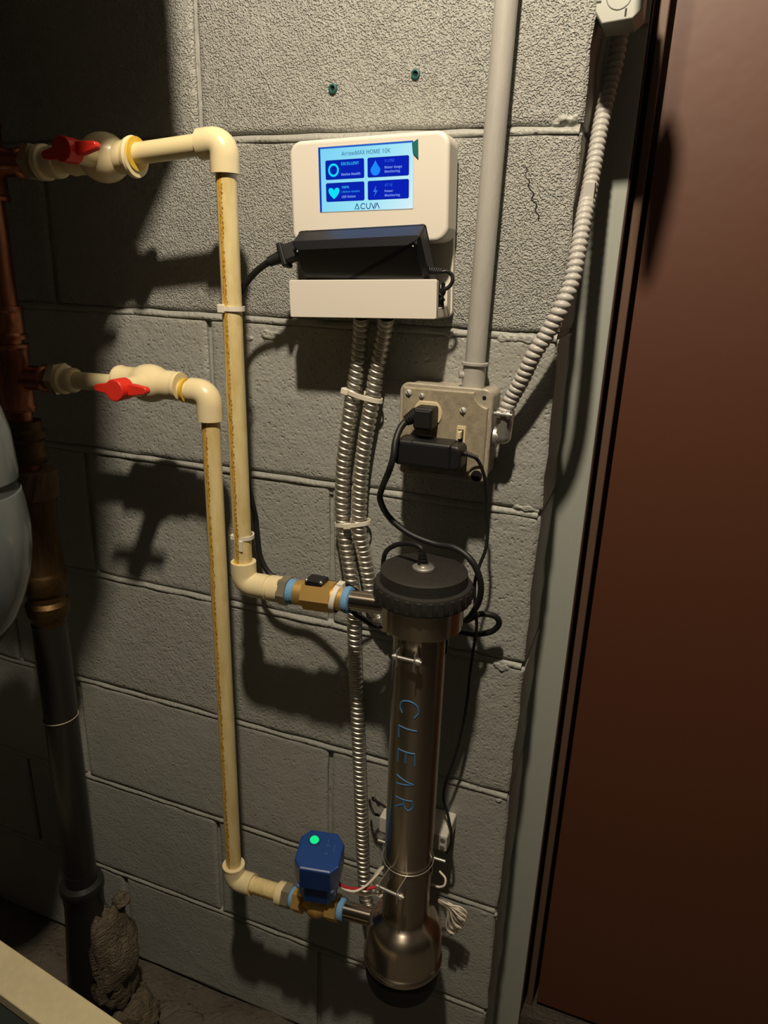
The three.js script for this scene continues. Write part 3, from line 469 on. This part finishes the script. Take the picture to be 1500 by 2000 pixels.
// ---------------------------------------------------------------- steel treatment vessel
{
  const X = .3465, Z = .1, t = thing('water_purifier', 'tall stainless steel water vessel with black cap and blue CLEAR lettering', 'water purifier', [X, .38, Z]);
  part('tube', lathe([[.0312, .455], [.0312, .902]], [X, 0, Z], [0, 1, 0], 192), M.steelTube, t);
  part('vessel_head', lathe([[.031, .8965], [.044, .8965], [.0472, .8995], [.0475, .902], [.0475, .95], [.03, .95]], [X, 0, Z], [0, 1, 0], 192), M.steel, t);
  const cp = []; cp.push([0, .9655], [.020, .9655], [.0205, .9662], [.046, .9668], [.0492, .965], [.0497, .9525], [.0545, .9515], [.0555, .949], [.0555, .935], [.0545, .932], [.046, .9315], [0, .9315]); cp.reverse();
  const cap = part('screw_cap', lathe(cp, [X, 0, Z], [0, 1, 0], 192), M.cap, t, 'black ribbed screw cap');
  const rb = []; for (let i = 0; i < 28; i++) { const a = i / 28 * Math.PI * 2; rb.push(box(-.0028, .0028, .9335, .9495, .0535, .0566, .0008, 1).rotateY(a).translate(X, 0, Z)); } part('grip_ribs', rb, M.cap, cap);
  part('cable_gland', [lathe([[.0125, .9662], [.0125, .9685], [.0095, .9705], [.0062, .971], [.0062, .974]], [X - .001, 0, Z], [0, 1, 0], 32)], M.zinc, t, 'grey metal gland');
  part('lead_boot', [0, 1, 2, 3].map(i => cyl([X - .002 - i * .0004, .972 + i * .0038, Z], [X - .002 - i * .0004, .9746 + i * .0038, Z], .0062 - i * .0006, .0058 - i * .0006, 20)).concat([cyl([X - .002, .97, Z], [X - .003, .987, Z], .0038, .0034, 16)]), M.rubber, t);
  part('lamp_lead', cable([[X - .003, .985, .1], [.342, .990, .1], [.336, .992, .098], [.326, .991, .094], [.312, .986, .088], [.297, .975, .078], [.285, .959, .062], [.278, .937, .048], [.276, .915, .042], [.276, .894, .038], [.280, .872, .032], [.290, .854, .03]], .003, 120), M.rubber, t, 'black cable arching from the cap');
  for (const [a, b] of [[[.257, .9095, .1], [.305, .9125, .1]], [[.2575, .4285, .1], [.31, .434, .1]]]) part('inlet_pipe', cyl(a, b, .0122, .0122, 40), M.steel, t, 'short polished steel pipe stub');
  part('bell_base', lathe([[.0312, .466], [.0325, .4635], [.036, .4605], [.042, .456], [.0468, .450], [.0498, .441], [.0512, .429], [.0515, .412], [.0515, .398], [.0535, .396], [.0545, .393], [.0545, .389], [.0525, .386], [.04, .385]].reverse(), [X, 0, Z], [0, 1, 0], 192), M.steel, t);
  part('weld_seam', lathe([[.0312, .462], [.0324, .4635], [.0312, .465]], [X, 0, Z], [0, 1, 0], 192), M.zinc, t);
  part('bottom_cap', lathe([[0, .345], [.042, .345], [.049, .349], [.051, .358], [.051, .382], [.04, .386]], [X, 0, Z], [0, 1, 0], 64), M.pitch, t, 'black plastic bottom cap');
  // two split clamps
  for (const [y, lo] of [[.873, 0], [.548, 1]]) {
    const c = part('clamp_band', (() => { const s = new THREE.Shape(); s.absarc(0, 0, .0328, 0, 7); const h = new THREE.Path(); h.absarc(0, 0, .0314, 0, 7, true); s.holes.push(h); return new THREE.ExtrudeGeometry(s, { depth: .02, bevelEnabled: false, curveSegments: 40 }).rotateX(-Math.PI / 2).translate(X, y - .01, Z); })(), M.steelTube, t);
    const ang = lo ? -.12 : -.04, R = (g) => g.rotateY(ang).translate(X, 0, Z), hw = lo ? .0125 : .0105;
    for (const s of [-1, 1]) part('ear', R(box(s * hw - .0006, s * hw + .0006, y - .0105, y + .0105, .0285, lo ? .058 : .048, .0004, 1)), M.zinc, c);
    const zb = lo ? .051 : .0425, yb = lo ? y - .003 : y;
    part('bolt', [R(cyl([-hw - .007, yb, zb], [hw + .007, yb, zb], .0021, .0021, 14)), R(cyl([hw + .001, yb, zb], [hw + .0055, yb, zb], .0046, .0046, 6)), R(cyl([-hw - .0045, yb, zb], [-hw - .001, yb, zb], .0042, .0042, 6))], M.zinc, c, 'zinc bolt and nut');
    if (lo) { const rim1 = new THREE.TorusGeometry(.0333, .0007, 8, 64).rotateX(Math.PI / 2).translate(X, y + .0102, Z); part('rim_wire', rim1, M.zinc, c); for (const s of [-1, 1]) part('bolt', [cyl([X + s * .031, y + .008, Z - .012], [X + s * .047, y + .008, Z - .012], .0021, .0021, 12)], M.zinc, c); }
    part('wall_bracket', box(X - .012, X + .012, y - .008, y + .008, 0, Z - .0325, .001), M.zinc, c);
  }
  // hand-painted letters, read from top to bottom, each stroke wrapped round the tube
  const strokes = {
    C: [[[.80, .95], [.98, .62], [.86, .18], [.5, .0], [.14, .14], [.02, .5], [.16, .8]]],
    L: [[[.95, .12], [0, .02]], [[0, 0], [.02, .82]]],
    E: [[[.92, .1], [.02, .05]], [[.02, .05], [.02, .8]], [[.48, .08], [.46, .74]], [[.92, .1], [.94, .82]]],
    A: [[[0, 0], [.93, .5]], [[.93, .5], [.02, .74]]],
    R: [[[.92, .12], [0, .1]], [[.92, .12], [.96, .55], [.72, .78], [.5, .5], [.44, .12]], [[.46, .4], [.2, .62], [.0, .82]]],
  };
  const R0 = .0307, a0 = .0;
  [['C', .812, .0225], ['L', .7755, .020], ['E', .7435, .0235], ['A', .705, .0165], ['R', .675, .022]].forEach(([ch, ytop, h], k) => {
    const geos = strokes[ch].map(st => { const flat = st.length > 2 ? new THREE.CatmullRomCurve3(st.map(([u, v]) => V(u, v, 0)), false, 'centripetal').getPoints(28) : [0, 1, 2, 3, 4, 5, 6, 7, 8].map(i => V(st[0][0] + (st[1][0] - st[0][0]) * i / 8, st[0][1] + (st[1][1] - st[0][1]) * i / 8, 0)); const pts = flat.map(q => { const ang = a0 + .0 * k + (q.x - .5) * .78, y = ytop - q.y * h; return V(X + Math.sin(ang) * R0, y, Z + Math.cos(ang) * R0); }); return new THREE.TubeGeometry(new THREE.CatmullRomCurve3(pts, false, 'centripetal'), 60, .0014, 6); });
    part('letter', geos, M.marker, t, `hand-written blue letter ${ch}`);
  });
}
{
  const t = thing('controller_box', 'small white plastic box on the wall behind the steel vessel', 'electrical box', [.333, .55, .03]);
  part('box_case', slab(roundRect(.286, .385, .533, .559, .003), .001, .05, .002), M.whiteDark, t);
  for (const y of [.540, .5525]) part('screw', lathe([[0, .0012], [.0035, .0008], [.0035, 0]], [.379, y, .05], [0, 0, 1], 20), M.zinc, t);
  part('seam', slab(roundRect(.2857, .3853, .5327, .5593, .003), .03, .031, .0003, 1), M.tie, t);
  part('box_lead', cable([[.288, .56, .03], [.278, .566, .032], [.272, .576, .04], [.277, .586, .048], [.285, .578, .05]], .0018, 50), M.rubber, t);
  part('box_lead', cable([[.286, .545, .03], [.274, .546, .034], [.266, .552, .03], [.262, .560, .026]], .002, 40), M.rubber, t);
}
// wire hanks
{
  const t = thing('wire_hank', 'coiled hank of white wire hanging right of the steel vessel base', 'wire', [.4, .435, .045]);
  for (let k = 0; k < 9; k++) { const s = k / 8, ex = .420 - .015 * s * s - .002 * s, ey = .436 - .052 * s, ez = .046 - .01 * s + (k % 3) * .0025; part('wire_turn', cable([[.380, .448 - .004 * s, .05], [.392 + .004 * (1 - s), .447 - .012 * s, .052 - .004 * s], [ex - .009, ey + .011 - .002 * s, ez + .004], [ex, ey + .003, ez + .002], [ex - .001, ey - .004, ez], [ex - .008, ey - .002, ez - .002], [.394, .441 - .022 * s, .044], [.380, .442 - .006 * s, .044]], .0014, 70, 8), M.whiteWire, t); }
  part('wire_turn', cable([[.369, .470, .050], [.378, .470, .050], [.386, .476, .050], [.386, .484, .046], [.376, .487, .04]], .0016, 40, 8), M.whiteWire, t);
  const u = thing('wire_hank', 'small hank of white wire between the spiral conduit and steel vessel', 'wire', [.288, .44, .045]);
  for (let k = 0; k < 10; k++) { const s = k / 9; part('wire_turn', cable([[.303 - .010 * s, .420 + .004 * s, .052 - .006 * s], [.288 - .004 * s, .417 + .004 * s, .05], [.278 + .002 * s, .428 + .006 * s, .046 + .004 * (k % 2)], [.281 + .006 * s, .448 + .006 * s, .044 + .004 * (k % 3)], [.292 + .004 * s, .466 + .003 * s, .044], [.302, .470, .046], [.303, .452, .05]], .0014, 50, 8), M.whiteWire, u); }
}

// ---------------------------------------------------------------- outlet box, conduit, plug-in adapter
{
  const t = thing('outlet_box', 'grimy metal outlet box with raised cover, round outlet and toggle switch', 'outlet box', [.345, 1.111, 0]);
  part('box_body', slab(roundRect(.2945, .396, 1.0615, 1.1615, .008), .0005, .044, .0015), M.cover, t);
  part('cover_plate', slab(roundRect(.2915, .3985, 1.0585, 1.1645, .011), .0442, .0497, .0022, 4), M.cover, t);
  const rs = new THREE.Shape(); // raised panel, cut back round two corner ears
  rs.moveTo(.296, 1.08); rs.lineTo(.296, 1.1595); rs.lineTo(.378, 1.1605); rs.quadraticCurveTo(.3795, 1.147, .394, 1.1445); rs.lineTo(.394, 1.079); rs.quadraticCurveTo(.377, 1.079, .376, 1.062); rs.lineTo(.306, 1.062); rs.quadraticCurveTo(.305, 1.071, .296, 1.072);
  part('raised_panel', slab(rs, .047, .0525, .0022, 4), M.coverGrimy, t);
  const scr = (x, y, z, r) => { const s = part('screw', lathe([[0, .0026], [r * .6, .0023], [r, .001], [r, 0]], [x, y, z], [0, 0, 1], 24), M.bx, t); part('slot', box(-.85 * r, .85 * r, -.00035, .00035, 0, .0004, .0001, 1).rotateZ(-1.05).translate(x, y, z + .0024), M.black, s); };
  scr(.303, 1.1535, .0525, .0037); scr(.3185, 1.1515, .0525, .0031); scr(.3665, 1.1395, .0525, .0037);
  part('screw_hole', new THREE.CylinderGeometry(.0022, .0022, .001, 20).rotateX(Math.PI / 2).translate(.3885, 1.155, .0496), M.black, t);
  part('screw_hole', new THREE.CylinderGeometry(.0065, .0065, .001, 24).rotateX(Math.PI / 2).translate(.3865, 1.067, .0496), M.black, t);
  const os = new THREE.Shape(); os.absarc(.3265, 1.1325, .0165, -.62, .95); os.absarc(.3265, 1.1325, .0165, Math.PI - .95, Math.PI + .62);
  part('outlet', [slab(os, .0515, .054, .0008), slab(roundRect(.311, .342, 1.079, 1.108, .011), .0515, .054, .0008)], M.ivory, t, 'ivory outlet face');
  const sw = part('switch', slab(roundRect(.3610, .3712, 1.0985, 1.1225, .0008), .0515, .0533, .0004), M.ivory, t, 'ivory toggle switch');
  part('slot', box(.3632, .369, 1.102, 1.1185, .0532, .0536, .0002, 1), M.drain, sw);
  part('toggle', box(.3642, .368, 1.109, 1.1175, .053, .0615, .001).rotateX(-.0).translate(0, 0, 0), M.ivory, sw);
}
{
  const t = thing('plug_adapter', 'black plug-in adapter low on the outlet box with a thin trailing cord', 'plug-in adapter', [.335, 1.09, .07]);
  part('adapter_case', [slab(roundRect(.2995, .3645, 1.0785, 1.1075, [.006, .003, .003, .006]), .054, .0875, .004, 3), slab(roundRect(.358, .3755, 1.078, 1.106, [.002, .007, .007, .002]), .0545, .084, .004, 3)], M.black, t);
  part('seam', slab(roundRect(.3205, .3211, 1.0783, 1.1077, .0002), .055, .0878, .0002, 1), M.blackGloss, t);
  const ribs = []; for (let i = 0; i < 8; i++) ribs.push(cyl([.3765 + i * .0019, 1.0965 - i * .0005, .0705 - i * .0003], [.3776 + i * .0019, 1.0962 - i * .0005, .0703 - i * .0003], .0034 - i * .00012, undefined, 14)); part('strain_relief', ribs, M.rubber, t);
  part('cord', cable([[.376, 1.0965, .0705], [.389, 1.0915, .068], [.397, 1.074, .062], [.400, 1.052, .055], [.401, 1.027, .050], [.404, 1.005, .048], [.404, .982, .050], [.399, .962, .052], [.396, .942, .057], [.398, .917, .058], [.401, .881, .050], [.399, .854, .046], [.396, .815, .042], [.395, .777, .040], [.392, .737, .038], [.386, .694, .036], [.379, .658, .034], [.373, .631, .033], [.372, .605, .033], [.379, .588, .036], [.388, .565, .044], [.3895, .542, .044], [.384, .521, .038]], .00195, 320, 8), M.rubber, t);
}
{
  const t = thing('rigid_conduit', 'straight grey painted conduit rising from the outlet box to the ceiling', 'conduit', [.369, 1.16, .022]);
  part('tube', cyl([.3685, 1.172, .022], [.385, 2.36, .022], .0114, .0114, 36), M.emt, t);
  part('coupling', [cyl([.3683, 1.162, .022], [.3687, 1.186, .022], .0127, .0127, 36), lathe([[.0125, 0], [.0150, .0005], [.0150, .003], [.0118, .0038]], [.3687, 1.1855, .022], [.015, 1, 0], 36)], M.emt, t);
  part('set_screw', [cyl([.3555, 1.1745, .029], [.363, 1.1745, .026], .0042, .0042, 16), cyl([.3535, 1.1745, .03], [.3555, 1.1745, .0292], .0046, .004, 12)], M.emt, t);
  part('strap', [box(.36, .3985, 1.93, 1.95, 0, .002, .0005, 1)], M.emt, t);
}
{
  const t = thing('flexible_cable', 'grey painted spiral armoured cable from the outlet box up beside the door', 'cable', [.408, 1.14, .03]);
  const BX = [[.409, 1.1395, .030], [.414, 1.153, .030], [.425, 1.177, .035], [.436, 1.205, .040], [.447, 1.226, .040], [.458, 1.252, .040], [.4645, 1.277, .032], [.4662, 1.307, .020], [.4664, 1.342, .001], [.4662, 1.365, -.018], [.4662, 1.392, -.034], [.4662, 1.425, -.050], [.467, 1.450, -.062], [.469, 1.474, -.070], [.4715, 1.495, -.074], [.473, 1.54, -.078], [.474, 1.60, -.085]];
  part('spiral_armour', hose(BX, .0088, .0070, .0033, p => 1 - Math.sqrt(Math.max(0, 1 - Math.pow(2 * p - 1, 2) * .98)), 11, 20, -1), M.bx, t);
  part('coupling', slab(roundRect(.4615, .473, 1.352, 1.374, .0015), -.013, -.003, .001), M.bx, t);
  part('connector', [cyl([.4085, 1.1115, .03], [.4095, 1.141, .03], .0092, .0098, 28), new THREE.SphereGeometry(.0093, 24, 16).translate(.4085, 1.1115, .03), cyl([.4085, 1.1105, .03], [.396, 1.1095, .03], .0085, .0085, 24), cyl([.399, 1.1098, .03], [.4025, 1.1098, .03], .0128, .0128, 8)], M.zinc, t, 'angled metal cable connector');
  part('clamp_screw', [cyl([.3985, 1.1375, .04], [.4195, 1.1375, .043], .0022, .0022, 14), cyl([.402, 1.1375, .0405], [.4065, 1.1375, .041], .0042, .0042, 8), cyl([.4135, 1.1375, .0425], [.4165, 1.1375, .0425], .0045, .0045, 16)], M.zinc, t);
}
{
  const t = thing('pull_cord', 'dark red pull handle hanging on a cord in front of the junction box', 'pull cord', [.4945, 1.54, .1]);
  part('handle', lathe([[0, 1.53], [.004, 1.532], [.0075, 1.55], [.011, 1.585], [.013, 1.615], [.0115, 1.635], [.006, 1.65], [.003, 1.657], [0, 1.658]], [.4945, 0, .1], [0, 1, 0], 40), M.maroon, t);
  part('cord', cyl([.4945, 1.655, .1], [.4945, 2.36, .1], .0012, .0012, 8), M.maroon, t);
}
{
  const t = thing('junction_box', 'pale grey junction box with a round knockout above the armoured cable', 'junction box', [.478, 1.55, -.03]);
  const s = new THREE.Shape(); [[.4562, 1.5165], [.4635, 1.5065], [.4905, 1.509], [.4985, 1.516], [.4985, 1.615], [.4562, 1.615]].forEach(([a, b], i) => i ? s.lineTo(a, b) : s.moveTo(a, b));
  part('box_body', slab(s, -.03, .013, .001, 2), M.galvPaint, t);
  part('knockout', new THREE.TorusGeometry(.0112, .0005, 8, 40).translate(.4765, 1.528, .0132), M.frame, t);
  part('knockout', new THREE.CylinderGeometry(.0108, .0108, .0007, 36).rotateX(Math.PI / 2).translate(.4765, 1.528, .0131), M.galvPaint, t);
  part('slot', slab(roundRect(.483, .4848, 1.5105, 1.5175, .0009), .0126, .0133, .0002, 1), M.black, t);
  part('slot', slab(roundRect(.4565, .461, 1.523, 1.525, .0008), .0126, .0133, .0002, 1), M.black, t);
  part('mounting_bar', [box(.4855, .497, 1.57, 1.6, -.12, -.029, .001), box(.4855, .497, 1.54, 1.61, -.1199, -.117, .0005)], M.galvPaint, t);
}

// ---------------------------------------------------------------- copper stack and drain at the left
{
  const X = -.2, Z = .12, t = thing('copper_pipe', 'dark copper pipe stack with tee branches feeding both cream pipes', 'copper pipe', [X, 1.1, Z]);
  part('pipe', cyl([X - .004, 1.0, Z], [X - .012, 2.3, Z], .0165, .0165, 36), M.copper, t);
  for (const [y, zz] of [[1.137, .104], [1.386, .1]]) {
    part('tee', [lathe([[0, -.042], [.0215, -.042], [.0225, -.038], [.0205, -.034], [.0205, .034], [.0225, .038], [.0215, .042], [0, .042]], [X - .004, y, Z], [0, 1, 0], 40)], M.copper, t);
    part('branch', [cyl([X, y, Z], [-.168, y, zz], .0165, .015, 32), lathe([[0, 0], [.0165, 0], [.018, .003], [.0165, .006], [.0142, .008], [.0142, .018], [0, .018]], [-.172, y, zz], [1, .01, 0], 36)], M.copper, t);
    part('branch_nut', hex([-.157, y + .0005, .1], [-.147, y + .0005, .1], .0215, 6), M.nickel, t);
  }
  part('coupling', lathe([[0, -.02], [.0215, -.02], [.0225, -.015], [.0205, -.012], [.0205, .012], [.0225, .015], [.0215, .02], [0, .02]], [X - .005, 1.205, Z], [0, 1, 0], 40), M.copper, t);
  part('reducer', lathe([[0, .0], [.024, .0], [.026, .005], [.026, .012], [.0235, .016], [.0235, .03], [.0265, .034], [.0265, .042], [.0225, .046], [.0225, .056], [0, .056]], [X, 1.026, Z], [0, 1, 0], 40), M.oldBrass, t);
  const g = new THREE.CylinderGeometry(.031, .0315, .036, 56, 10); { const p = g.attributes.position; for (let i = 0; i < p.count; i++) { const a = Math.atan2(p.getZ(i), p.getX(i)), k = 1 + .06 * Math.sin(a * 17 + p.getY(i) * 160) * Math.sin(a * 5 + 1) + .04 * Math.sin(a * 31 + p.getY(i) * 300); p.setX(i, p.getX(i) * k); p.setZ(i, p.getZ(i) * k); } g.computeVertexNormals(); }
  part('wrapped_joint', g.translate(X + .003, .998, Z), M.solder, t, 'rough brown wrapped joint');
  part('valve_cylinder', lathe([[0, .79], [.022, .79], [.024, .80], [.028, .806], [.0295, .812], [.0295, .822], [.025, .828], [.025, .838], [.0285, .842], [.0305, .85], [.0305, .866], [.0285, .87], [.0272, .873], [.0272, .97], [.0295, .974], [.0295, .982], [0, .982]], [X + .002, 0, Z], [0, 1, 0], 48), M.oldBrass, t, 'old brass cylinder with rings');
}
{
  const X = -.2, Z = .12, t = thing('drain_pipe', 'black vertical drain pipe standing in a hub in front of the block wall', 'drain pipe', [X, .02, Z]);
  part('pipe', cyl([X - .004, .26, Z], [X, .79, Z], .0238, .0238, 40), M.drain, t);
  part('hub', lathe([[.0238, .34], [.0245, .34], [.0245, .318], [.033, .315], [.0345, .31], [.0345, .302], [.032, .298], [.031, .27], [.034, .22], [.04, .15], [.044, .08], [.044, .0], [0, 0]].reverse(), [X - .004, .0, Z], [0, 1, 0], 48), M.drain, t);
  part('strap_wire', new THREE.TorusGeometry(.0246, .0009, 8, 48).rotateX(Math.PI / 2).rotateZ(.1).translate(X - .002, .632, Z), M.wire, t, 'thin pale wire tied round the pipe');
}
{
  const lumpy = (x, y, z, a, b, c, s) => { const g = new THREE.IcosahedronGeometry(1, 5); g.deleteAttribute('normal'); g.deleteAttribute('uv'); const h = mergeVertices(g), p = h.attributes.position; for (let i = 0; i < p.count; i++) { const X = p.getX(i), Y = p.getY(i), Z = p.getZ(i); const k = 1 + .14 * Math.sin(X * 3.1 + s) * Math.sin(Y * 5.3 + s * 2) + .12 * Math.sin(Y * 9 + Z * 5 + X * 4 + s * 3) * Math.sin(X * 7 - Z * 6) + .06 * Math.sin(X * 13 + Y * 21 - Z * 12 + s) + .03 * Math.sin(X * 29 - Y * 43 + Z * 31); p.setXYZ(i, X * k * a + x, Y * k * b + y, Z * k * c + z); } const uv = []; for (let i = 0; i < p.count; i++) uv.push(p.getX(i) * 1.3 + p.getZ(i), p.getY(i) + p.getZ(i) * .4); h.setAttribute('uv', new THREE.Float32BufferAttribute(uv, 2)); h.computeVertexNormals(); return h; };
  const t = thing('broken_concrete', 'lumpy broken concrete heaped against the drain pipe hub', 'concrete', [-.18, .1, .1]);
  part('lump', lumpy(-.163, .145, .112, .036, .105, .042, 1.7), M.rubble, t); part('lump', lumpy(-.155, .262, .09, .013, .013, .014, 2), M.rubble, t); part('lump', lumpy(-.15, .02, .105, .055, .045, .045, 3.3), M.rubble, t); part('lump', lumpy(-.07, .002, .07, .06, .016, .026, 5), M.concrete, t);
  const c = thing('paper_scrap', 'small white scrap lying on the floor at the bottom edge', 'scrap', [-.03, .0, .085]);
  part('scrap', lumpy(-.055, .008, .088, .009, .006, .006, 8), M.white, c);
}
// ---------------------------------------------------------------- grey canister, board and bin at the left edge
{
  const X = -.113, Z = .3, t = thing('grey_canister', 'glossy grey plastic canister hanging at the left edge of the view', 'canister', [X, 1.1, Z]);
  part('bowl', lathe([[0, .866], [.012, .867], [.028, .874], [.045, .9], [.057, .928], [.0645, .952], [.069, .982], [.070, 1.005], [.0675, 1.035], [.0655, 1.046], [0, 1.046]], [X, 0, Z], [0, 1, 0], 72), M.canister, t);
  part('band', lathe([[0, 1.046], [.0625, 1.046], [.0615, 1.052], [.0625, 1.06], [0, 1.06]], [X, 0, Z], [0, 1, 0], 72), M.canisterBand, t);
  part('neck', lathe([[0, 1.06], [.0645, 1.06], [.065, 1.068], [.0625, 1.11], [.055, 1.14], [.03, 1.165], [0, 1.17]], [X, 0, Z], [0, 1, 0], 72), M.canister, t);
  part('feed_pipe', cyl([X - .02, 1.16, Z], [X - .02, 1.62, Z], .011, .011, 24), M.copper, t);
}
{
  const a = -.123, t = thing('wooden_board', 'cream painted board lying across the bin in the lower left corner', 'board', [-.1, .34, .31]);
  const g = box(-.5, .45, -.0195, 0, -.026, .026, .002); const uv = g.attributes.uv, p = g.attributes.position; for (let i = 0; i < uv.count; i++) uv.setXY(i, p.getX(i), p.getZ(i) + p.getY(i)); g.rotateZ(-.012).rotateY(a).translate(-.095, .352, .313);
  part('plank', g, M.board, t);
  const b = thing('storage_bin', 'dark green storage bin under the cream board', 'bin', [-.1, 0, .36]);
  part('bin_body', box(-.30, .30, -.325, 0, -.016, .30, .012).rotateZ(-.012).rotateY(a).translate(-.095, .331, .313), M.bin, b);
}
scene.traverse(o => { if (o.isMesh) o.castShadow = o.receiveShadow = true; });
renderer.render(scene, camera);
